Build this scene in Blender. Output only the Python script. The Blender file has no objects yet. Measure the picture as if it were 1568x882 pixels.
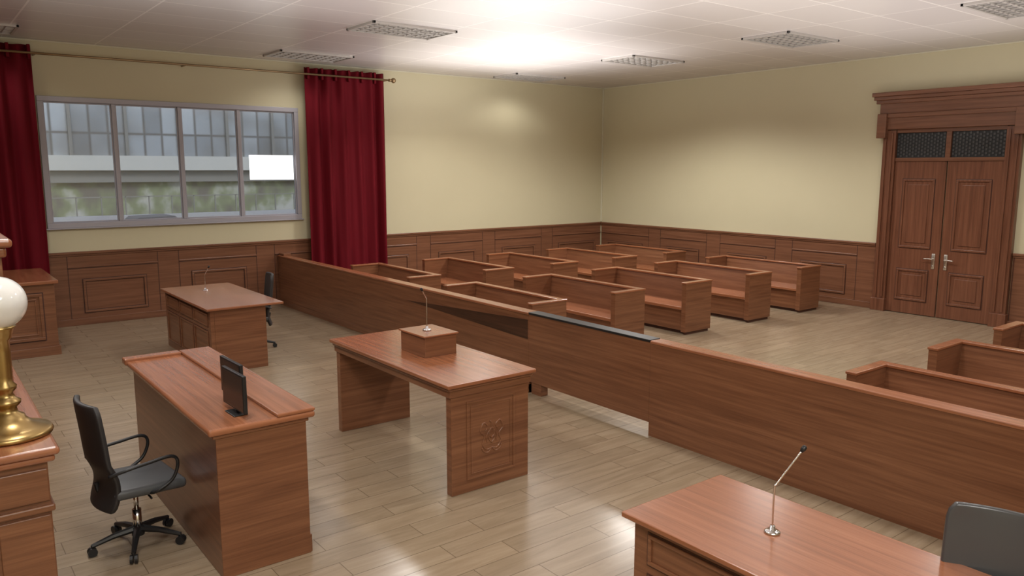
import bpy, bmesh, math, random
from mathutils import Vector, Matrix
random.seed(4)
S=bpy.context.scene
XD,YW,ZC=13.7,14.1,4.42
XW,YS=-3.2,-3.0

# ------------------------------------------------------------ materials
class NT:
    def __init__(s,name):
        s.m=bpy.data.materials.new(name); s.m.use_nodes=True
        s.t=s.m.node_tree; s.n=s.t.nodes; s.l=s.t.links
        s.b=s.n['Principled BSDF']
    def new(s,typ,**k):
        n=s.n.new(typ)
        for a,v in k.items(): setattr(n,a,v)
        return n
    def link(s,a,b): s.l.new(a,b)
    def math(s,op,a,b=None,c=None):
        n=s.new('ShaderNodeMath',operation=op)
        for i,v in enumerate((a,b,c)):
            if v is None: continue
            if isinstance(v,(int,float)): n.inputs[i].default_value=v
            else: s.link(v,n.inputs[i])
        return n.outputs[0]
def plain(name,col,rough=.5,metal=0,spec=.5,coat=0,emis=None,es=0):
    t=NT(name); b=t.b
    b.inputs['Base Color'].default_value=(*col,1); b.inputs['Roughness'].default_value=rough
    b.inputs['Metallic'].default_value=metal; b.inputs['Specular IOR Level'].default_value=spec
    b.inputs['Coat Weight'].default_value=coat
    if emis: b.inputs['Emission Color'].default_value=(*emis,1); b.inputs['Emission Strength'].default_value=es
    nz=t.new('ShaderNodeTexNoise'); nz.inputs['Scale'].default_value=40
    bp=t.new('ShaderNodeBump'); bp.inputs['Strength'].default_value=.03; bp.inputs['Distance'].default_value=.002
    t.link(nz.outputs['Fac'],bp.inputs['Height']); t.link(bp.outputs[0],b.inputs['Normal'])
    return t.m
def wood(name,c1,c2,c3,vertical=False,rough=.32,coat=.25):
    t=NT(name)
    g=t.new('ShaderNodeNewGeometry')
    sp=t.new('ShaderNodeSeparateXYZ'); t.link(g.outputs['Position'],sp.inputs[0])
    sn=t.new('ShaderNodeSeparateXYZ'); t.link(g.outputs['True Normal'],sn.inputs[0])
    X,Y,Z=sp.outputs; NX,NY,NZ=sn.outputs
    if vertical:
        along=Z; across=t.math('ADD',X,Y)
    else:
        ny=t.math('GREATER_THAN',t.math('ABSOLUTE',NY),.6)
        nz=t.math('GREATER_THAN',t.math('ABSOLUTE',NZ),.6)
        al=t.new('ShaderNodeMix',data_type='FLOAT'); t.link(ny,al.inputs[0]); t.link(Y,al.inputs[2]); t.link(X,al.inputs[3])
        ac=t.new('ShaderNodeMix',data_type='FLOAT'); t.link(nz,ac.inputs[0]); t.link(Z,ac.inputs[2]); t.link(X,ac.inputs[3])
        along,across=al.outputs[0],ac.outputs[0]
    def tex(sa,sc,off,detail=5,rough_=.6,dist=.3):
        c=t.new('ShaderNodeCombineXYZ')
        t.link(t.math('MULTIPLY',along,sa),c.inputs[0]); t.link(t.math('MULTIPLY_ADD',across,sc,off),c.inputs[1])
        n=t.new('ShaderNodeTexNoise'); n.inputs['Scale'].default_value=1; n.inputs['Detail'].default_value=detail
        n.inputs['Roughness'].default_value=rough_; n.inputs['Distortion'].default_value=dist
        t.link(c.outputs[0],n.inputs['Vector']); return n.outputs['Fac']
    a=tex(.9,26,3.1); b=tex(2.5,110,7.7,3); c=tex(.5,5,1.3,2)
    s=t.math('ADD',t.math('MULTIPLY',a,.55),t.math('ADD',t.math('MULTIPLY',b,.25),t.math('MULTIPLY',c,.2)))
    r=t.new('ShaderNodeValToRGB'); e=r.color_ramp.elements
    e[0].position=.34; e[0].color=(*c1,1); e[1].position=.66; e[1].color=(*c3,1)
    m=e.new(.5); m.color=(*c2,1)
    t.link(s,r.inputs[0]); t.link(r.outputs[0],t.b.inputs['Base Color'])
    t.b.inputs['Roughness'].default_value=rough; t.b.inputs['Coat Weight'].default_value=coat
    t.b.inputs['Coat Roughness'].default_value=.22; t.b.inputs['Specular IOR Level'].default_value=.4
    bp=t.new('ShaderNodeBump'); bp.inputs['Strength'].default_value=.08; bp.inputs['Distance'].default_value=.003
    t.link(s,bp.inputs['Height']); t.link(bp.outputs[0],t.b.inputs['Normal'])
    return t.m
M={}
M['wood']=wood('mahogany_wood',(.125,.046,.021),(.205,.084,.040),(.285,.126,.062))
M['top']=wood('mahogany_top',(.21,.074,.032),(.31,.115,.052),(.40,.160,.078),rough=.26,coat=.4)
M['woodv']=wood('mahogany_vertical',(.10,.036,.019),(.165,.064,.034),(.225,.092,.050),vertical=True)
M['wains']=wood('wainscot_wood',(.125,.050,.025),(.19,.081,.043),(.25,.110,.060))
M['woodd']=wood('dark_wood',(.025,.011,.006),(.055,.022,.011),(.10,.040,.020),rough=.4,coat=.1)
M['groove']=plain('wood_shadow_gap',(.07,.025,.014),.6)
M['black']=plain('black_plastic',(.012,.012,.013),.4)
M['mesh']=plain('chair_fabric_gray',(.030,.028,.028),.5)
M['seat']=plain('chair_leather_gray',(.075,.08,.085),.35)
M['shell']=plain('chair_shell_gray',(.06,.06,.062),.28)
M['screen']=plain('monitor_screen',(.02,.02,.022),.2)
M['chrome']=plain('chrome',(.75,.75,.76),.15,1)
M['steel']=plain('brushed_nickel',(.7,.66,.6),.28,1)
M['brass']=plain('brass',(.42,.29,.12),.32,1)
M['rod']=plain('curtain_rod_brass',(.35,.25,.14),.35,.8)
M['globe']=plain('opal_glass',(.82,.82,.80),.12,0,.6,.6)
M['alum']=plain('window_aluminium',(.42,.41,.455),.4,.2)
M['white']=plain('white_glow',(1,1,1),.6,emis=(1,1,1),es=1.6)  # plain white with emission put in, not a lamp
M['fix']=plain('fixture_frame',(.52,.49,.46),.4,.1)
M['fixd']=plain('fixture_cavity',(.15,.14,.135),.5,.3)
M['trimw']=plain('cream_trim',(.66,.63,.48),.5)
M['vent']=plain('vent_dark',(.012,.013,.014),.5)
M['grille']=plain('vent_grille_metal',(.09,.09,.09),.4,.6)
def wallmat():
    t=NT('cream_wall_paint')
    g=t.new('ShaderNodeNewGeometry'); n=t.new('ShaderNodeTexNoise'); n.inputs['Scale'].default_value=1.2; n.inputs['Detail'].default_value=4
    t.link(g.outputs['Position'],n.inputs['Vector'])
    r=t.new('ShaderNodeValToRGB'); e=r.color_ramp.elements
    e[0].color=(.595,.545,.372,1); e[1].color=(.63,.58,.398,1); t.link(n.outputs['Fac'],r.inputs[0]); t.link(r.outputs[0],t.b.inputs['Base Color'])
    t.b.inputs['Roughness'].default_value=.5; t.b.inputs['Specular IOR Level'].default_value=.3
    n2=t.new('ShaderNodeTexNoise'); n2.inputs['Scale'].default_value=120; t.link(g.outputs['Position'],n2.inputs['Vector'])
    bp=t.new('ShaderNodeBump'); bp.inputs['Strength'].default_value=.05; bp.inputs['Distance'].default_value=.003
    t.link(n2.outputs['Fac'],bp.inputs['Height']); t.link(bp.outputs[0],t.b.inputs['Normal'])
    return t.m
M['wall']=wallmat()
def floormat():
    t=NT('wood_look_floor_tile')
    g=t.new('ShaderNodeNewGeometry')
    br=t.new('ShaderNodeTexBrick',offset=.37,offset_frequency=2)
    br.inputs['Scale'].default_value=1; br.inputs['Brick Width'].default_value=1.0; br.inputs['Row Height'].default_value=.2
    br.inputs['Mortar Size'].default_value=.0032; br.inputs['Mortar Smooth'].default_value=.3; br.inputs['Bias'].default_value=0
    br.inputs['Color1'].default_value=(.0,.0,.0,1); br.inputs['Color2'].default_value=(1,1,1,1); br.inputs['Mortar'].default_value=(.5,.5,.5,1)
    t.link(g.outputs['Position'],br.inputs['Vector'])
    mp=t.new('ShaderNodeMapping'); mp.inputs['Scale'].default_value=(1.6,13,1); t.link(g.outputs['Position'],mp.inputs[0])
    ad=t.new('ShaderNodeVectorMath',operation='ADD'); t.link(mp.outputs[0],ad.inputs[0])
    sc=t.new('ShaderNodeVectorMath',operation='SCALE'); sc.inputs['Scale'].default_value=9; t.link(br.outputs['Color'],sc.inputs[0]); t.link(sc.outputs[0],ad.inputs[1])
    n=t.new('ShaderNodeTexNoise'); n.inputs['Scale'].default_value=1; n.inputs['Detail'].default_value=6; n.inputs['Roughness'].default_value=.6; n.inputs['Distortion'].default_value=.8
    t.link(ad.outputs[0],n.inputs['Vector'])
    r=t.new('ShaderNodeValToRGB'); e=r.color_ramp.elements
    e[0].position=.25; e[0].color=(.250,.182,.115,1); e[1].position=.75; e[1].color=(.365,.285,.195,1)
    t.link(n.outputs['Fac'],r.inputs[0])
    hs=t.new('ShaderNodeHueSaturation'); t.link(r.outputs[0],hs.inputs['Color'])
    sb=t.new('ShaderNodeSeparateColor'); t.link(br.outputs['Color'],sb.inputs[0])
    t.link(t.math('MULTIPLY_ADD',sb.outputs[0],.14,.93),hs.inputs['Value'])
    mx=t.new('ShaderNodeMix',data_type='RGBA'); t.link(br.outputs['Fac'],mx.inputs[0]); t.link(hs.outputs[0],mx.inputs[6]); mx.inputs[7].default_value=(.16,.115,.07,1)
    t.link(mx.outputs[2],t.b.inputs['Base Color'])
    t.b.inputs['Roughness'].default_value=.22; t.b.inputs['Specular IOR Level'].default_value=.6
    bp=t.new('ShaderNodeBump'); bp.inputs['Strength'].default_value=.28; bp.inputs['Distance'].default_value=.003; bp.invert=True
    h=t.math('ADD',br.outputs['Fac'],t.math('MULTIPLY',n.outputs['Fac'],-.5))
    t.link(h,bp.inputs['Height']); t.link(bp.outputs[0],t.b.inputs['Normal'])
    return t.m
M['floor']=floormat()
def ceilmat():
    t=NT('ceiling_tile')
    g=t.new('ShaderNodeNewGeometry')
    mp=t.new('ShaderNodeMapping'); mp.inputs['Location'].default_value=(-.12,-.33+.3875,0); t.link(g.outputs['Position'],mp.inputs[0])
    br=t.new('ShaderNodeTexBrick',offset=0)
    br.inputs['Scale'].default_value=1; br.inputs['Brick Width'].default_value=1.24; br.inputs['Row Height'].default_value=.775
    br.inputs['Mortar Size'].default_value=.012; br.inputs['Mortar Smooth'].default_value=.2
    br.inputs['Color1'].default_value=(.59,.55,.535,1); br.inputs['Color2'].default_value=(.64,.60,.585,1); br.inputs['Mortar'].default_value=(.84,.80,.77,1)
    t.link(mp.outputs[0],br.inputs['Vector'])
    n=t.new('ShaderNodeTexNoise'); n.inputs['Scale'].default_value=55; n.inputs['Detail'].default_value=4; t.link(g.outputs['Position'],n.inputs['Vector'])
    t.link(br.outputs['Color'],t.b.inputs['Base Color'])
    t.b.inputs['Roughness'].default_value=.32; t.b.inputs['Specular IOR Level'].default_value=.8
    bp=t.new('ShaderNodeBump'); bp.inputs['Strength'].default_value=.3; bp.inputs['Distance'].default_value=.005
    t.link(t.math('ADD',br.outputs['Fac'],t.math('MULTIPLY',n.outputs['Fac'],.4)),bp.inputs['Height']); t.link(bp.outputs[0],t.b.inputs['Normal'])
    return t.m
M['ceil']=ceilmat()
def curtainmat():
    t=NT('red_curtain_fabric'); b=t.b
    n=t.new('ShaderNodeTexNoise'); n.inputs['Scale'].default_value=6
    r=t.new('ShaderNodeValToRGB'); e=r.color_ramp.elements; e[0].color=(.105,.002,.007,1); e[1].color=(.165,.004,.012,1)
    t.link(n.outputs['Fac'],r.inputs[0]); t.link(r.outputs[0],b.inputs['Base Color'])
    b.inputs['Roughness'].default_value=.8; b.inputs['Specular IOR Level'].default_value=.2
    return t.m
M['curtain']=curtainmat()
def glassmat():
    t=NT('window_glass')
    tr=t.new('ShaderNodeBsdfTransparent'); tr.inputs[0].default_value=(.86,.87,.88,1)
    gl=t.new('ShaderNodeBsdfGlossy'); gl.inputs['Roughness'].default_value=.06
    mx=t.new('ShaderNodeMixShader'); mx.inputs[0].default_value=.16
    t.link(tr.outputs[0],mx.inputs[1]); t.link(gl.outputs[0],mx.inputs[2])
    t.link(mx.outputs[0],t.n['Material Output'].inputs['Surface']); return t.m
M['glass']=glassmat()

# ------------------------------------------------------------ helpers
def empty(name,loc=(0,0,0),rot=0):
    e=bpy.data.objects.new(name,None); e.location=loc; e.rotation_euler=(0,0,rot); e.empty_display_size=.2
    S.collection.objects.link(e); return e
def obj(name,me,mat=None,parent=None):
    o=bpy.data.objects.new(name,me); S.collection.objects.link(o)
    if mat is not None and not me.materials: me.materials.append(M[mat])
    if parent: o.parent=parent
    return o
def bmobj(name,bm,mat,parent=None,smooth=False):
    bmesh.ops.recalc_face_normals(bm,faces=bm.faces)
    c=Vector((0,0,0))
    if bm.verts:
        mn=Vector([min(v.co[i] for v in bm.verts) for i in range(3)]); mxx=Vector([max(v.co[i] for v in bm.verts) for i in range(3)])
        c=(mn+mxx)/2
        for v in bm.verts: v.co-=c
    me=bpy.data.meshes.new(name); bm.to_mesh(me); bm.free()
    if smooth:
        for p in me.polygons: p.use_smooth=True
    o=obj(name,me,mat,parent); o.location=c-(parent.location if parent and PW.get(parent.name) else Vector((0,0,0)))
    return o
PW={}
def group(name,x,y,z=0):
    e=empty(name,(x,y,z)); PW[e.name]=True; return e
def addbox(bm,x0,x1,y0,y1,z0,z1,bev=0,seg=2):
    r=bmesh.ops.create_cube(bm,size=1); vs=r['verts']
    for v in vs:
        v.co=Vector(((x0+x1)/2+v.co.x*(x1-x0),(y0+y1)/2+v.co.y*(y1-y0),(z0+z1)/2+v.co.z*(z1-z0)))
    if bev>0:
        es=list({e for v in vs for e in v.link_edges})
        bmesh.ops.bevel(bm,geom=es,offset=bev,segments=seg,affect='EDGES',profile=.5)
def box(name,x0,x1,y0,y1,z0,z1,mat,parent=None,bev=.004,seg=2):
    bm=bmesh.new(); addbox(bm,x0,x1,y0,y1,z0,z1,bev,seg); return bmobj(name,bm,mat,parent)
def boxes(name,lst,mat,parent=None,bev=.003):
    bm=bmesh.new()
    for b in lst: addbox(bm,*b,bev)
    return bmobj(name,bm,mat,parent)
def addlathe(bm,prof,cx=0,cy=0,n=32):
    rings=[]
    for r,z in prof:
        if r<1e-5: rings.append([bm.verts.new((cx,cy,z))])
        else: rings.append([bm.verts.new((cx+r*math.cos(2*math.pi*i/n),cy+r*math.sin(2*math.pi*i/n),z)) for i in range(n)])
    for a,b in zip(rings,rings[1:]):
        for i in range(n):
            j=(i+1)%n
            if len(a)==1 and len(b)==1: continue
            if len(a)==1: bm.faces.new((a[0],b[i],b[j]))
            elif len(b)==1: bm.faces.new((a[i],a[j],b[0]))
            else: bm.faces.new((a[i],a[j],b[j],b[i]))
def lathe(name,prof,cx,cy,mat,parent=None,n=32):
    bm=bmesh.new(); addlathe(bm,prof,cx,cy,n); return bmobj(name,bm,mat,parent,True)
def addtube(bm,pts,rad,n=10):
    pts=[Vector(p) for p in pts]; rings=[]
    rads=rad if isinstance(rad,(list,tuple)) else [rad]*len(pts)
    up=None
    for i,p in enumerate(pts):
        d=(pts[min(i+1,len(pts)-1)]-pts[max(i-1,0)]).normalized()
        if up is None:
            up=Vector((0,0,1)) if abs(d.z)<.9 else Vector((1,0,0))
        a=d.cross(up).normalized(); b=a.cross(d).normalized(); up=b
        rings.append([bm.verts.new(p+rads[i]*(a*math.cos(2*math.pi*k/n)+b*math.sin(2*math.pi*k/n))) for k in range(n)])
    for a,b in zip(rings,rings[1:]):
        for k in range(n): bm.faces.new((a[k],a[(k+1)%n],b[(k+1)%n],b[k]))
    bm.faces.new(rings[0]); bm.faces.new(rings[-1])
def tube(name,pts,rad,mat,parent=None,n=10):
    bm=bmesh.new(); addtube(bm,pts,rad,n); return bmobj(name,bm,mat,parent,True)
def smooth_path(pts,k=6):
    P=[Vector(p) for p in pts]; out=[]
    for i in range(len(P)-1):
        p0=P[max(i-1,0)];p1=P[i];p2=P[i+1];p3=P[min(i+2,len(P)-1)]
        for j in range(k):
            t=j/k
            out.append(.5*((2*p1)+(-p0+p2)*t+(2*p0-5*p1+4*p2-p3)*t*t+(-p0+3*p1-3*p2+p3)*t**3))
    out.append(P[-1]); return out
def frame_boxes(axis,pos,depth,a0,a1,z0,z1,w):
    L=[]
    for (p0,p1,q0,q1) in ((a0,a1,z0,z0+w),(a0,a1,z1-w,z1),(a0,a0+w,z0+w,z1-w),(a1-w,a1,z0+w,z1-w)):
        d0,d1=sorted((pos,pos+depth))
        L.append((p0,p1,d0,d1,q0,q1) if axis=='y' else (d0,d1,p0,p1,q0,q1))
    return L

# ------------------------------------------------------------ room shell
box('floor',XW-.2,XD+.2,YS-.2,YW+.2,-.15,0,'floor',bev=0)
box('ceiling',XW-.2,XD+.2,YS-.2,YW+.2,ZC,ZC+.15,'ceil',bev=0)
box('wall_east',XD,XD+.2,YS-.2,YW+.2,0,ZC,'wall',bev=0)
box('wall_west',XW-.2,XW,YS-.2,YW+.2,0,ZC,'wall',bev=0)
box('wall_south',XW,XD,YS-.2,YS,0,ZC,'wall',bev=0)
WX0,WX1,WZ0,WZ1=1.77,5.87,1.60,3.57
boxes('wall_north',[(XW,WX0,YW,YW+.2,0,ZC),(WX1,XD,YW,YW+.2,0,ZC),(WX0,WX1,YW,YW+.2,0,WZ0),(WX0,WX1,YW,YW+.2,WZ1,ZC)],'wall',bev=0)
box('trim_1',XD-.03,XD,YW-.03,YW,1.2,ZC,'trimw',bev=.005)
boxes('trim_2',[(XW,XD,YW-.02,YW,ZC-.02,ZC),(XD-.02,XD,YS,YW-.02,ZC-.02,ZC)],'trimw')

def wains(name,axis,pos,sgn,a0,a1,stiles):
    g=group(name,(a0+a1)/2 if axis=='y' else pos,pos if axis=='y' else (a0+a1)/2)
    def B(p0,p1,d0,d1,z0,z1):
        q0,q1=sorted((pos+sgn*d0,pos+sgn*d1))
        return (p0,p1,q0,q1,z0,z1) if axis=='y' else (q0,q1,p0,p1,z0,z1)
    boxes('panelling',[B(a0,a1,0,.03,0,1.15)],'wains',g)
    boxes('cap_rail',[B(a0,a1,0,.06,1.15,1.19),B(a0,a1,0,.045,1.12,1.15)],'wains',g,.006)
    boxes('base_rail',[B(a0,a1,0,.045,0,.11)],'wains',g,.006)
    L=[];Gv=[]
    st=sorted(stiles)
    for s0,s1 in st:
        for s in (s0,s1):
            Gv.append(B(s-.006,s+.006,.03,.0325,.11,1.12))
    bays=[]
    for i in range(len(st)-1): bays.append((st[i][1],st[i+1][0]))
    if a1-st[-1][1]>.5: bays.append((st[-1][1],a1))
    if st[0][0]-a0>.5: bays.append((a0,st[0][0]))
    for b0,b1 in bays:
        L+= [B(b0,b1,.03,.042,.93,.955)]
        Gv+=[B(b0,b1,.03,.0325,.915,.93)]
        if b1-b0>.6:
            i0,i1=b0+.2,b1-.2
            L+=frame_boxes(axis,pos+sgn*.03,sgn*.018,i0,i1,.2,.74,.035)
            Gv+=frame_boxes(axis,pos+sgn*.03,sgn*.003,i0-.012,i1+.012,.188,.752,.012)
            Gv+=frame_boxes(axis,pos+sgn*.03,sgn*.003,i0+.035,i1-.035,.235,.705,.01)
    boxes('mouldings',L,'wains',g,.005)
    boxes('grooves',Gv,'groove',g,0)
P=1.685
wains('baseboard_north','y',YW,-1,XW,XD-.05,[(3.31-P*k,3.65-P*k) for k in range(1,4)]+[(3.31+P*k,3.65+P*k) for k in range(0,6)])
wains('baseboard_east','x',XD,-1,7.06,YW-.05,[(7.04+.02,7.40),(8.73,9.11),(10.45,10.81),(12.12,12.48)])
wains('baseboard_east','x',XD,-1,YS,4.86,[(4.5,4.84),(2.8,3.15),(1.1,1.45),(-.6,-.25),(-2.3,-1.95)])

# ------------------------------------------------------------ window
w=group('window_1',(WX0+WX1)/2,YW,2.6)
fw=.05
boxes('frame',[(WX0-.03,WX1+.03,YW-.03,YW+.1,WZ0-.03,WZ0+fw),(WX0-.03,WX1+.03,YW-.03,YW+.1,WZ1-fw,WZ1+.03),
 (WX0-.03,WX0+fw,YW-.03,YW+.1,WZ0+fw,WZ1-fw),(WX1-fw,WX1+.03,YW-.03,YW+.1,WZ0+fw,WZ1-fw)]+
 [(x-.028,x+.028,YW-.015,YW+.06,WZ0+fw,WZ1-fw) for x in (2.80,3.81,4.80)],'alum',w,.006)
xs=[WX0+.02,2.80,3.81,4.80,WX1-.02]
L=[]
for a,b in zip(xs,xs[1:]):
    L+=frame_boxes('y',YW+.01,.035,a+.028,b-.028,WZ0+.05,WZ1-.05,.02)
boxes('sashes',L,'alum',w,.004)
box('glass',WX0+.05,WX1-.05,YW+.03,YW+.036,WZ0+.05,WZ1-.05,'glass',w,0)
boxes('glow_panel_on_glass',[(4.97,5.785,YW+.024,YW+.028,2.30,2.74)],'white',w,0)  # glowing white rectangle in the window, its brightness put in as emission
box('inner_sill',WX0-.06,WX1+.06,YW-.05,YW,WZ0-.05,WZ0-.03,'alum',w,.005)

# exterior
def facmat():
    t=NT('facade_glazing')
    g=t.new('ShaderNodeNewGeometry'); sp=t.new('ShaderNodeSeparateXYZ'); t.link(g.outputs['Position'],sp.inputs[0])
    c=t.new('ShaderNodeCombineXYZ'); t.link(sp.outputs[0],c.inputs[0]); t.link(sp.outputs[2],c.inputs[1])
    br=t.new('ShaderNodeTexBrick',offset=.0); t.link(c.outputs[0],br.inputs['Vector']); br.inputs['Scale'].default_value=1
    br.inputs['Brick Width'].default_value=.46; br.inputs['Row Height'].default_value=1.15; br.inputs['Mortar Size'].default_value=.06; br.inputs['Mortar Smooth'].default_value=1
    br.inputs['Color1'].default_value=(.30,.33,.35,1); br.inputs['Color2'].default_value=(.56,.61,.64,1); br.inputs['Mortar'].default_value=(.17,.17,.165,1)
    n=t.new('ShaderNodeTexNoise'); n.inputs['Scale'].default_value=.55; t.link(g.outputs['Position'],n.inputs['Vector'])
    mx=t.new('ShaderNodeMix',data_type='RGBA'); t.link(t.math('MULTIPLY_ADD',n.outputs['Fac'],4,-1.6),mx.inputs[0]); mx.clamp_factor=True
    t.link(br.outputs['Color'],mx.inputs[6]); mx.inputs[7].default_value=(.20,.195,.18,1)
    t.link(mx.outputs[2],t.b.inputs['Base Color']); t.b.inputs['Roughness'].default_value=.6
    return t.m
M['fac']=facmat()
def shopmat():
    t=NT('storefront_planting'); n=t.new('ShaderNodeTexNoise'); n.inputs['Scale'].default_value=1.2; n.inputs['Detail'].default_value=3
    g=t.new('ShaderNodeNewGeometry')
    mp=t.new('ShaderNodeMapping'); mp.inputs['Scale'].default_value=(1.3,1,1); t.link(g.outputs['Position'],mp.inputs[0]); t.link(mp.outputs[0],n.inputs['Vector'])
    r=t.new('ShaderNodeValToRGB'); e=r.color_ramp.elements; e[0].position=.38; e[0].color=(.20,.19,.17,1); e[1].position=.66; e[1].color=(.64,.64,.58,1)
    m=e.new(.52); m.color=(.29,.34,.20,1)
    t.link(n.outputs['Fac'],r.inputs[0]); t.link(r.outputs[0],t.b.inputs['Base Color']); t.b.inputs['Roughness'].default_value=.9; return t.m
M['green']=shopmat()
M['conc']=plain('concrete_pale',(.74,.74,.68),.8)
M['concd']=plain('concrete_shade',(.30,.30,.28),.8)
M['pave']=plain('paving_pale',(.66,.67,.69),.8)
M['car']=plain('car_paint',(.2,.21,.25),.4)
e=group('office_building_exterior',7,25)
box('upper_glazing',-6,26,24.0,25,2.85,9,'fac',e,0)
box('lower_storefront',-6,26,24.3,25,-.2,2.35,'green',e,0)
box('balcony_slab',-6,26,23.9,24.6,2.45,2.85,'conc',e,0)
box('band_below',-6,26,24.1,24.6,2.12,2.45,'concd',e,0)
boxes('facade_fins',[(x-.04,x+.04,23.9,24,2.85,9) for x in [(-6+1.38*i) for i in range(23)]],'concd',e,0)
boxes('railing',[(-6,26,23.5,23.53,1.72,1.75)]+[(-6+.6*i,-5.97+.6*i,23.5,23.53,-.2,1.74) for i in range(53)],'concd',e,0)
box('ground_exterior',-8,28,YW+.3,25,-.3,-.2,'pave',None,0)
bw=group('garden_wall',6,19); box('wall_block',-6,26,20,20.2,-.2,1.42,'pave',bw,0)
cr=group('parked_car',4.2,19,0)
bm=bmesh.new()
pr=[(-1.0,.6),(-1.0,.95),(-.75,1.02),(-.45,1.28),(.3,1.30),(.65,1.05),(1.05,.98),(1.1,.6)]
A=[bm.verts.new((4.5+a,18.6,b+.15)) for a,b in pr]; B_=[bm.verts.new((4.5+a,19.6,b+.15)) for a,b in pr]
bm.faces.new(A); bm.faces.new(B_[::-1])
for i in range(8): bm.faces.new((A[i],A[(i+1)%8],B_[(i+1)%8],B_[i]))
bmobj('car_body',bm,'car',cr)
bm=bmesh.new()
for x in (3.9,5.1):
    addtube(bm,[(x,18.55,.1),(x,18.75,.1)],.3,16); addtube(bm,[(x,19.45,.1),(x,19.65,.1)],.3,16)
    addbox(bm,x-.1,x+.1,18.7,19.5,.3,.78)
bmobj('wheels',bm,'black',cr)

# ------------------------------------------------------------ curtains
def curtain(x0,x1,y,z0,z1,seed):
    rnd=random.Random(seed)
    g=group('curtain',(x0+x1)/2,y,z0)
    n=int((x1-x0)/.012); rows=24
    ph=rnd.uniform(0,6); bm=bmesh.new(); grid=[]
    for j in range(rows+1):
        v=j/rows; z=z0+(z1-z0)*v; row=[]
        for i in range(n+1):
            u=i/n; x=x0+(x1-x0)*u
            k=2*math.pi*(x-x0)/.27
            amp=.05+.022*math.sin(u*9+ph)
            d=amp*math.sin(k+.9*math.sin(u*7+ph)+.25*math.sin(v*3+u*5))+.014*math.sin(1.7*k+ph+v*2)
            d*=(.7+.3*(1-v))
            xx=x+.012*math.sin(v*4+u*11+ph)*(1-v)
            row.append(bm.verts.new((xx,y+d,z+.008*math.cos(k))))
        grid.append(row)
    for a,b in zip(grid,grid[1:]):
        for i in range(n): bm.faces.new((a[i],a[i+1],b[i+1],b[i]))
    o=bmobj('drape',bm,'curtain',g,True)
    so=o.modifiers.new('s','SOLIDIFY'); so.thickness=.006
    x=x0+.06
    L=[]
    while x<x1:
        L.append((x-.022,x+.022,y-.06,y+.03,z1-.20,z1+.008)); x+=.27
    boxes('tabs',L,'curtain',g,.008)
    return g
CY=13.90
curtain(-.55,1.70,CY,.06,4.31,1)
curtain(5.97,7.60,CY,.06,4.31,2)
r=group('curtain_rod',3,CY,4.2)
tube('rod',[(-1,CY-.085,4.19),(7.68,CY-.085,4.19)],.018,'rod',r,12)
bm=bmesh.new(); bmesh.ops.create_uvsphere(bm,u_segments=20,v_segments=12,radius=.05,matrix=Matrix.Translation((7.76,CY-.085,4.19))); addtube(bm,[(7.66,CY-.085,4.19),(7.72,CY-.085,4.19)],.027,14)
bmobj('finial',bm,'rod',r,True)
boxes('brackets',[(x-.012,x+.012,CY-.08,YW,4.18,4.2) for x in (7.655,3.9,1.75)],'rod',r,.002)

# ------------------------------------------------------------ door
d=group('door_1',XD,5.95)
DC=5.95
L=[]
for s,a,b in ((1,.01,.86),(-1,.01,.86)):
    y0,y1=sorted((DC+s*a,DC+s*b)); L.append((XD-.05,XD-.01,y0,y1,.01,2.62))
boxes('leaves',L,'woodv',d,.004)
L=[];Gr=[]
for s in (1,-1):
    y0,y1=sorted((DC+s*.17,DC+s*.70))
    for z0,z1 in ((1.15,2.32),(.24,.78)):
        L+=frame_boxes('x',XD-.05,-.018,y0,y1,z0,z1,.035)
        Gr+=frame_boxes('x',XD-.05,-.003,y0-.012,y1+.012,z0-.012,z1+.012,.012)
        L.append((XD-.062,XD-.05,y0+.09,y1-.09,z0+.09,z1-.09))
boxes('panel_mouldings',L,'woodv',d,.006); boxes('panel_grooves',Gr,'groove',d,0)
boxes('jambs',[(XD-.10,XD,DC+.86,DC+1.08,0,3.15),(XD-.10,XD,DC-1.08,DC-.86,0,3.15),(XD-.125,XD,DC+.90,DC+.93,.25,3.1),(XD-.125,XD,DC+1.01,DC+1.04,.25,3.1),
  (XD-.125,XD,DC-.93,DC-.90,.25,3.1),(XD-.125,XD,DC-1.04,DC-1.01,.25,3.1),(XD-.13,XD,DC+.85,DC+1.10,0,.22),(XD-.13,XD,DC-1.10,DC-.85,0,.22)],'woodv',d,.006)
boxes('transom_rails',[(XD-.07,XD,DC-.86,DC+.86,2.62,2.68),(XD-.07,XD,DC-.86,DC+.86,3.10,3.16),(XD-.07,XD,DC-.04,DC+.04,2.68,3.1)],'wains',d,.004)
boxes('architrave',[(XD-.13,XD,DC-1.14,DC+1.14,3.16,3.40),(XD-.16,XD,DC-1.17,DC+1.17,3.36,3.43),(XD-.14,XD,DC-1.15,DC+1.15,3.43,3.62),(XD-.19,XD,DC-1.20,DC+1.20,3.60,3.66),(XD-.22,XD,DC-1.23,DC+1.23,3.66,3.72),(XD-.24,XD,DC-1.26,DC+1.26,3.72,3.79),
   (XD-.2,XD,DC+1.0,DC+1.16,3.02,3.43),(XD-.2,XD,DC-1.16,DC-1.0,3.02,3.43)],'wains',d,.008)
boxes('vent_backing',[(XD-.03,XD-.01,DC+.04,DC+.86,2.68,3.1),(XD-.03,XD-.01,DC-.86,DC-.04,2.68,3.1)],'vent',d,0)
bm=bmesh.new()
for s in (1,-1):
    y0,y1=sorted((DC+s*.05,DC+s*.85))
    k=0; y=y0+.03
    while y<y1:
        z=2.71+(.03 if k%2 else 0)
        while z<3.08:
            addbox(bm,XD-.04,XD-.03,y-.015,y+.015,z-.017,z+.017); z+=.06
        y+=.05;k+=1
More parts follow.
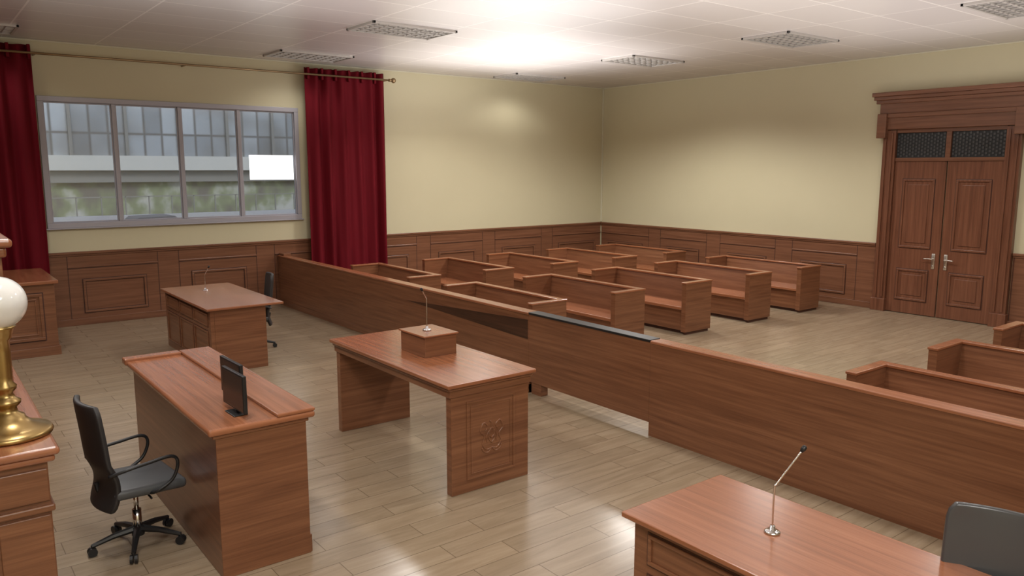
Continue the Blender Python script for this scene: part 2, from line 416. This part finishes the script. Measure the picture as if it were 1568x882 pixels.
bmobj('vent_grille',bm,'grille',d)
bm=bmesh.new()
for s in (1,-1):
    y=DC+s*.10
    addbox(bm,XD-.062,XD-.05,y-.028,y+.028,.82,1.08,.006)
    addtube(bm,[(XD-.055,y,.99),(XD-.11,y,.99)],.012,12)
    addtube(bm,smooth_path([(XD-.105,y,.99),(XD-.112,y+s*.06,.993),(XD-.11,y+s*.14,.985)],4),.010,10)
    addtube(bm,[(XD-.065,y,.87),(XD-.055,y,.87)],.015,12)
bmobj('lever_handles',bm,'steel',d,True)

# ------------------------------------------------------------ ceiling fixtures
FX=[(1.0-.2,y) for y in (13.2,10.1,7.05,4.0)]+[(5.75,y) for y in (13.15,9.95,4.0,1.0)]+[(10.75,y) for y in (13.3,10.06,7.08,4.0,1.0)]
for (x,y) in FX:
    g=group('ceiling_light_fixture',x,y,ZC)
    hx,hy=.66,.40; z0=ZC-.03
    boxes('rim',[(x-hx,x+hx,y-hy,y-hy+.035,z0,ZC),(x-hx,x+hx,y+hy-.035,y+hy,z0,ZC),(x-hx,x-hx+.035,y-hy,y+hy,z0,ZC),(x+hx-.035,x+hx,y-hy,y+hy,z0,ZC)],'fix',g,.003)
    box('reflector',x-hx+.03,x+hx-.03,y-hy+.03,y+hy-.03,ZC-.006,ZC-.001,'fixd',g,0)
    L=[]
    for i in range(1,9): xx=x-hx+2*hx*i/9; L.append((xx-.008,xx+.008,y-hy+.03,y+hy-.03,z0+.008,ZC-.006))
    for i in range(1,6):
        yy=y-hy+2*hy*i/6; wd=.010 if i!=3 else .02; L.append((x-hx+.03,x+hx-.03,yy-wd,yy+wd,z0+.008,ZC-.006))
    boxes('louver_grid',L,'fix',g,0)

# ------------------------------------------------------------ bar rail
b=group('courtroom_bar_rail',5.45,10)
X0,X1,ZT=5.37,5.52,.92
box('fixed_panel',X0+.015,X1-.015,6.66,YW-.06,0,ZT-.03,'wood',b,.004)
box('cap',X0,X1,6.66,YW-.06,ZT-.03,ZT,'top',b,.008)
box('end_post',X0+.03,X1+.02,YW-.30,YW-.06,0,.96,'wood',b,.006)
box('plinth',X0+.005,X1-.005,6.66,YW-.35,0,.10,'wood',b,.004)
bm=bmesh.new()
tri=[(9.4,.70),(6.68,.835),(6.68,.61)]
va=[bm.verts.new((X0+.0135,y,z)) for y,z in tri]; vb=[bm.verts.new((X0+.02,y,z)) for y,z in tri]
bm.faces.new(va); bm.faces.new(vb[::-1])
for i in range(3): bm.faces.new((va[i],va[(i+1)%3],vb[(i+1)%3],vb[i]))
bmobj('dark_wedge',bm,'woodd',b)  # plate on the panel face, a recess put in by dark colour
g=group('bar_gate',5.45,5.75)
box('gate_panel',X0+.012,X1-.02,4.855,6.655,.13,ZT-.02,'wood',g,.002)
box('gate_top_strip',X0+.003,X1-.005,4.855,6.655,ZT-.02,ZT+.004,'black',g,.003)
box('gate_hinge_foot',X0+.02,X1-.03,6.45,6.62,0,.13,'wood',g,.004)
b=group('courtroom_bar_rail',5.45,2)
box('fixed_panel',X0+.01,X1-.01,YS+.05,4.852,0,ZT-.03,'wood',b,.002)
box('cap',X0,X1,YS+.05,4.852,ZT-.03,ZT,'top',b,.008)

# ------------------------------------------------------------ pews
def pew(x0,x1,y0,y1,H=.8):
    g=group('courtroom_pew',(x0+x1)/2,(y0+y1)/2)
    t=.085
    box('seat_box',x0+.05,x1-.05,y0+t,y1-t,.05,.37,'wood',g,.004)
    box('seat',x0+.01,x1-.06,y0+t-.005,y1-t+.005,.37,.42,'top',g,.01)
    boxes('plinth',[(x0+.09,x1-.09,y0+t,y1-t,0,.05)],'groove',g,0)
    bm=bmesh.new()
    pr=[(x1-.13,.40),(x1-.065,H-.02),(x1,H-.02),(x1,.05),(x1-.06,.05)]
    A=[bm.verts.new((x,y0+t-.01,z)) for x,z in pr]; B_=[bm.verts.new((x,y1-t+.01,z)) for x,z in pr]
    bm.faces.new(A); bm.faces.new(B_[::-1])
    for i in range(5): bm.faces.new((A[i],A[(i+1)%5],B_[(i+1)%5],B_[i]))
    bmobj('backrest',bm,'wood',g)
    box('back_cap',x1-.085,x1+.01,y0+t-.01,y1-t+.01,H-.025,H+.003,'top',g,.006)
    for nm,a,c in (('end_panel_1',y0,y0+t),('end_panel_2',y1-t,y1)):
        box(nm,x0,x1,a,c,.04,H-.02,'wood',g,.004)
        box(nm+'_cap',x0-.01,x1+.012,a-.008,c+.008,H-.022,H+.004,'top',g,.006)
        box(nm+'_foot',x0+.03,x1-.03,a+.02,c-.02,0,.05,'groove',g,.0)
rows=[(6.2,6.78),(7.68,8.28),(9.18,9.78),(10.75,11.35),(12.22,12.82)]
for i,(a,c) in enumerate(rows):
    pew(a,c,7.6,9.66); pew(a,c,10.66,12.72); pew(a,c,1.3,3.38)

# ------------------------------------------------------------ microphones
def mic(x,y,z,tip,bend=.2,name='gooseneck_microphone'):
    g=group(name,x,y,z)
    lathe('base',[(0,z),(.038,z),(.038,z+.006),(.03,z+.012),(.014,z+.016),(.012,z+.035),(0,z+.036)],x,y,'chrome',g,24)
    pts=smooth_path([(x,y,z+.02),(x,y,z+bend),(x+tip[0]*.12,y+tip[1]*.12,z+bend+.03),(x+tip[0],y+tip[1],z+tip[2])],8)
    tube('neck',pts,.0045,'chrome',g,8)
    p=Vector(pts[-1]); dr=(Vector(pts[-1])-Vector(pts[-3])).normalized()
    tube('head',[p-dr*.01,p+dr*.005,p+dr*.02,p+dr*.026],[.007,.012,.012,.006],'black',g,12)

# ------------------------------------------------------------ central table
t=group('counsel_table',3.5,5.8)
x0,x1,y0,y1,zt=3.08,3.93,4.76,6.83,.90
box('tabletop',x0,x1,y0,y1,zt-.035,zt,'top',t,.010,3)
box('top_moulding',x0+.02,x1-.02,y0+.02,y1-.02,zt-.06,zt-.035,'wood',t,.01,3)
box('apron',x0+.035,x1-.035,y0+.035,y1-.035,zt-.115,zt-.06,'wood',t,.004)
for nm,a,c in (('end_panel_1',y0+.045,y0+.115),('end_panel_2',y1-.115,y1-.045)):
    box(nm,x0+.05,x1-.05,a,c,0,zt-.115,'wood',t,.004)
yy=y0+.045
boxes('end_mouldings',frame_boxes('y',yy,-.006,x0+.19,x1-.19,.10,.73,.02)+frame_boxes('y',yy,-.004,x0+.23,x1-.23,.14,.69,.01),'wood',t,.002)
bm=bmesh.new(); cx,cz=3.51,.42
def sp(pts): addtube(bm,smooth_path([(cx+a,yy+.000,cz+b) for a,b in pts],6),.0065,8)
for s in (1,-1):
    sp([(0,-.1),(s*.05,-.11),(s*.09,-.06),(s*.07,0),(s*.11,.05),(s*.08,.11),(s*.04,.08),(s*.06,.04)])
    sp([(0,-.06),(s*.03,-.02),(s*.02,.04),(s*.05,.0),(s*.045,-.05)])
    sp([(s*.01,-.11),(s*.04,-.135),(s*.08,-.12),(s*.095,-.09)])
sp([(-.03,.02),(0,.06),(.03,.02),(0,-.02),(-.03,.02)]); sp([(0,.06),(.0,.1),(-.02,.12)])
bmobj('carved_emblem',bm,'wood',t,True)
l=group('table_lectern_box',3.55,5.8,zt)
box('box_body',3.40,3.72,5.61,6.02,zt,1.075,'wood',l,.004)
box('box_top',3.385,3.735,5.595,6.035,1.075,1.09,'top',l,.004)
mic(3.55,5.82,1.092,(-.05,-.01,.36),.26)

# ------------------------------------------------------------ clerk desk
c=group('clerk_desk',1.62,5.75)
x0,x1,y0,y1,zt=1.295,1.965,4.60,6.80,.97
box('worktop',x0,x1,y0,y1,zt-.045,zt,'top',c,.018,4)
box('body',x0+.05,x1-.05,y0+.04,y1-.05,0,zt-.07,'wood',c,.004)
box('under_moulding',x0+.03,x1-.035,y0+.025,y1-.03,zt-.07,zt-.045,'wood',c,.008)
box('raised_ledge',x1-.25,x1,y0+.0,y1,zt-.002,zt+.022,'top',c,.010,4)
box('raised_ledge_far',x0-.015,x1-.25,y1-.09,y1+.02,zt-.03,zt+.022,'top',c,.012,4)
boxes('plinth',[(x1-.06,x1-.035,y0+.05,y1-.05,0,.12)],'wood',c,.004)
def monitor(x,y,z,rot):
    e=empty('computer_monitor',(x,y,z),rot)
    bm=bmesh.new(); addbox(bm,-.012,.012,-.18,.18,.035,.275,.004); bmobj('panel',bm,'black',e)
    bm=bmesh.new(); addbox(bm,-.0135,-.0115,-.17,.17,.045,.265,0); bmobj('screen',bm,'screen',e)
    bm=bmesh.new(); addbox(bm,.012,.03,-.03,.03,.005,.2,.004); addbox(bm,-.04,.05,-.08,.08,0,.008,.003); bmobj('stand',bm,'black',e)
monitor(1.54,4.85,zt+.001,math.radians(2))
monitor(1.62,5.14,zt+.001,math.radians(2))

# ------------------------------------------------------------ desks with modesty panels
def desk(name,x0,x1,y0,y1,zt,back=.12):
    g=group(name,(x0+x1)/2,(y0+y1)/2)
    box('tabletop',x0,x1,y0,y1,zt-.03,zt,'top',g,.008,3)
    box('front_panel',x0+.05,x0+.10,y0+.05,y1-.05,0,zt-.03,'wood',g,.004)
    box('side_panel_1',x0+.10,x1-back,y0+.05,y0+.10,0,zt-.03,'wood',g,.003)
    box('side_panel_2',x0+.10,x1-back,y1-.10,y1-.05,0,zt-.03,'wood',g,.003)
    L=[];G_=[]
    n=3 if y1-y0>1.5 else 2
    a0,a1=y0+.12,y1-.12
    for i in range(n):
        b0=a0+(a1-a0)*i/n+.03; b1=a0+(a1-a0)*(i+1)/n-.03
        for z0,z1 in ((zt-.24,zt-.08),(.10,zt-.30)):
            L+=frame_boxes('x',x0+.05,-.012,b0,b1,z0,z1,.02); G_+=frame_boxes('x',x0+.05,-.002,b0-.01,b1+.01,z0-.01,z1+.01,.01)
    boxes('front_mouldings',L,'wood',g,.003); boxes('front_grooves',G_,'groove',g,0)
    return g
desk('prosecution_desk',2.77,3.73,9.60,11.75,.82,.22)
mic(3.22,11.15,.821,(.05,-.02,.32),.2)
desk('defense_desk',2.74,3.54,.35,2.64,.78)
mic(3.14,2.03,.781,(.12,-.06,.40),.22)

# ------------------------------------------------------------ left desk by the window
g=group('witness_stand',.6,12.8)
box('body',-.6,1.50,12.02,13.55,0,.97,'wood',g,.004); box('top',-.65,1.55,11.97,13.6,.97,1.02,'top',g,.012,3)
box('base',-.62,1.52,12.0,13.57,0,.12,'wood',g,.004)
boxes('panel_moulding',frame_boxes('y',12.02,-.02,.55,1.35,.22,.85,.04)+frame_boxes('y',12.02,-.012,.62,1.28,.29,.78,.02),'wood',g,.005)
boxes('grooves',frame_boxes('y',12.02,-.003,.535,1.365,.205,.865,.014),'groove',g,0)

# ------------------------------------------------------------ judge bench
j=group('judge_bench',-.1,6.5)
x0,x1,y0,y1,zt=-1.0,.48,4.12,9.5,1.20
box('bench_top',x0,x1,y0,y1,zt-.04,zt,'top',j,.018,4)
box('top_moulding',x0+.02,x1-.02,y0+.02,y1,zt-.075,zt-.04,'top',j,.015,4)
box('body',x0+.05,x1-.05,y0+.06,y1,0,zt-.07,'wood',j,.004)
boxes('end_drawers',[(-.4,.19,y0+.045,y0+.06,.93,1.09),(.21,x1-.055,y0+.045,y0+.06,.93,1.09),(-.4,.19,y0+.045,y0+.06,.12,.86),(.21,x1-.055,y0+.045,y0+.06,.12,.86)],'wood',j,.004)
box('band',x0+.03,x1-.035,y0+.04,y1,.875,.91,'wood',j,.008)
box('raised_centre_body',x0+.05,.43,5.5,9.3,zt,2.0,'wood',j,.004)
box('raised_centre_moulding',x0+.03,.455,5.47,9.33,1.98,2.04,'top',j,.015,3)
box('raised_centre_top',x0,.485,5.43,9.37,2.04,2.09,'top',j,.018,4)
lp=group('globe_table_lamp',.31,4.45,zt)
z=zt+.001
lathe('brass_base',[(0,z),(.185,z),(.19,z+.012),(.18,z+.03),(.14,z+.04),(.10,z+.06),(.075,z+.085),(.07,z+.10),(.045,z+.115),(.04,z+.14),(.06,z+.16),(.062,z+.175),(.04,z+.19),(.03,z+.215),(.048,z+.235),(.05,z+.25),(.032,z+.27),
  (.036,z+.30),(.038,z+.42),(.036,z+.475),(.05,z+.49),(.052,z+.505),(.06,z+.53),(.07,z+.545),(0,z+.55)],.31,4.45,'brass',lp,40)
bm=bmesh.new(); bmesh.ops.create_uvsphere(bm,u_segments=40,v_segments=24,radius=.128,matrix=Matrix.Translation((.31,4.45,z+.66)))
bmobj('glass_globe',bm,'globe',lp,True)

# ------------------------------------------------------------ office chair (faces local +X)
def chair(x,y,rot,H=1.05,arms=True,backmat='mesh'):
    e=empty('office_chair',(x,y,0),rot)
    bm=bmesh.new(); nu,nv=14,20; G2=[]; zb=.34
    for jv in range(nv+1):
        v=jv/nv; z=zb+(H-zb)*v; row=[]
        hw=.245-.02*v-.02*(1-v)**2
        if v>.9: hw-=.03*((v-.9)/.1)**2
        if v<.08: hw-=.03*((.08-v)/.08)**2
        bx=-.245+.04*math.sin(min(v*2.2,1)*math.pi)-.075*max(0,v-.3)**1.3
        for i in range(nu+1):
            u=i/nu*2-1
            row.append(bm.verts.new((bx+.045*u*u,hw*u,z)))
        G2.append(row)
    for a,b_ in zip(G2,G2[1:]):
        for i in range(nu): bm.faces.new((a[i],a[i+1],b_[i+1],b_[i]))
    o=bmobj('back',bm,backmat,e,True); so=o.modifiers.new('s','SOLIDIFY'); so.thickness=.035; so.offset=0
    bv=o.modifiers.new('b','BEVEL'); bv.width=.012; bv.segments=3
    bm=bmesh.new(); addbox(bm,-.19,.26,-.235,.235,.42,.49,.03,4)
    for v in bm.verts:
        if v.co.x>.2: v.co.z-=.02
    bmobj('seat',bm,'seat',e,True)
    bm=bmesh.new(); addbox(bm,-.12,.12,-.1,.1,.385,.425,.008); addtube(bm,smooth_path([(-.05,0,.40),(-.15,0,.40),(-.21,0,.42),(-.23,0,.5)],5),.018,10); addtube(bm,[(.03,-.1,.40),(.03,-.22,.385)],.007,8)
    bmobj('mechanism',bm,'black',e)
    if arms:
        bm=bmesh.new()
        for s in (1,-1):
            addtube(bm,smooth_path([(.02,s*.2,.42),(.05,s*.262,.44),(.15,s*.275,.50),(.19,s*.275,.60),(.15,s*.275,.655),(.0,s*.275,.645),(-.12,s*.27,.63),(-.22,s*.235,.60)],6),.011,10)
        bmobj('armrests',bm,'black',e,True)
    bm=bmesh.new(); addtube(bm,[(0,0,.10),(0,0,.25)],.028,16); addtube(bm,[(0,0,.25),(0,0,.39)],.016,16); bmobj('gas_column',bm,'chrome',e,True)
    bm=bmesh.new(); addtube(bm,[(0,0,.07),(0,0,.13)],.04,16)
    for k in range(5):
        a=2*math.pi*k/5+.52; ca,sa=math.cos(a),math.sin(a)
        addtube(bm,[(.02*ca,.02*sa,.115),(.15*ca,.15*sa,.10),(.28*ca,.28*sa,.068)],[.026,.02,.014],8)
        px,py=.28*ca,.28*sa
        addtube(bm,[(px,py,.04),(px,py,.075)],.008,8)
        for s in (1,-1):
            q=(px-sa*.014*s,py+ca*.014*s)
            addtube(bm,[(q[0]-sa*.009,q[1]+ca*.009,.029),(q[0]+sa*.009,q[1]-ca*.009,.029)],.029,16)
    bmobj('star_base',bm,'black',e)
    return e
chair(1.045,5.46,math.radians(6))
chair(3.71,10.72,math.pi-.2)
chair(3.35,1.14,math.pi+.25,1.05,True,'shell')

# ------------------------------------------------------------ lights
def spot(x,y,e,z=4.33,r=.25,size=152,blend=.5,col=(1,.965,.92)):
    l=bpy.data.lights.new('overhead_spot','SPOT'); l.energy=e; l.shadow_soft_size=r; l.spot_size=math.radians(size); l.spot_blend=blend; l.color=col
    o=bpy.data.objects.new('overhead_light',l); o.location=(x,y,z); S.collection.objects.link(o); return o
for (x,y) in FX:
    en=165
    if y>13: en=35
    if (x,y)==(10.75,10.06): en=430
    spot(x,y,en)
spot(8.4,11.8,200)  # added spot for the floor highlight, no fixture above it
def area(name,loc,rot,sx,sy,e,col=(1,1,1)):
    l=bpy.data.lights.new(name,'AREA'); l.shape='RECTANGLE'; l.size=sx; l.size_y=sy; l.energy=e; l.color=col
    o=bpy.data.objects.new(name,l); o.location=loc; o.rotation_euler=rot; S.collection.objects.link(o); return o
area('added_ceiling_fill',(8.7,10.9,3.2),(math.pi,0,0),3.2,3.6,115,(1,.98,.97))  # added area light without a body, puts the bright patch on the ceiling
area('added_ceiling_fill',(4,6,2.9),(math.pi,0,0),7,7,155,(1,.965,.95))  # added upward fill to lift the ceiling, no fitting here
area('added_ceiling_fill',(9.5,4,2.9),(math.pi,0,0),6,6,120,(1,.965,.95))  # second added upward fill, likewise without a fitting
area('added_rear_fill',(0.5,-1,4.35),(0,0,0),3,2,240,(1,.97,.93))  # added unseen area light behind the camera for soft fill
sl=bpy.data.lights.new('sun','SUN'); sl.energy=1.2; sl.angle=.3; so=bpy.data.objects.new('sun',sl); so.rotation_euler=(math.radians(50),0,math.radians(15)); S.collection.objects.link(so)
W=bpy.data.worlds.new('World'); S.world=W; W.use_nodes=True
nt=W.node_tree; bg=nt.nodes['Background']
sk=nt.nodes.new('ShaderNodeTexSky'); sk.sky_type='NISHITA'; sk.sun_disc=False; sk.sun_elevation=math.radians(35); sk.sun_rotation=math.radians(200)
nt.links.new(sk.outputs[0],bg.inputs[0]); bg.inputs[1].default_value=.17

# ------------------------------------------------------------ camera
cam=bpy.data.cameras.new('camera'); co=bpy.data.objects.new('camera',cam); S.collection.objects.link(co); S.camera=co
cam.sensor_width=36; cam.lens=1200/1568*36; cam.clip_start=.05
co.location=(0,0,2.5)
pitch=math.atan(183/1200); az=math.atan2(1571,1214)
co.rotation_euler=(math.pi/2-pitch,0,az-math.pi/2)
S.view_settings.view_transform='Standard'; S.view_settings.look='None'; S.view_settings.exposure=.12
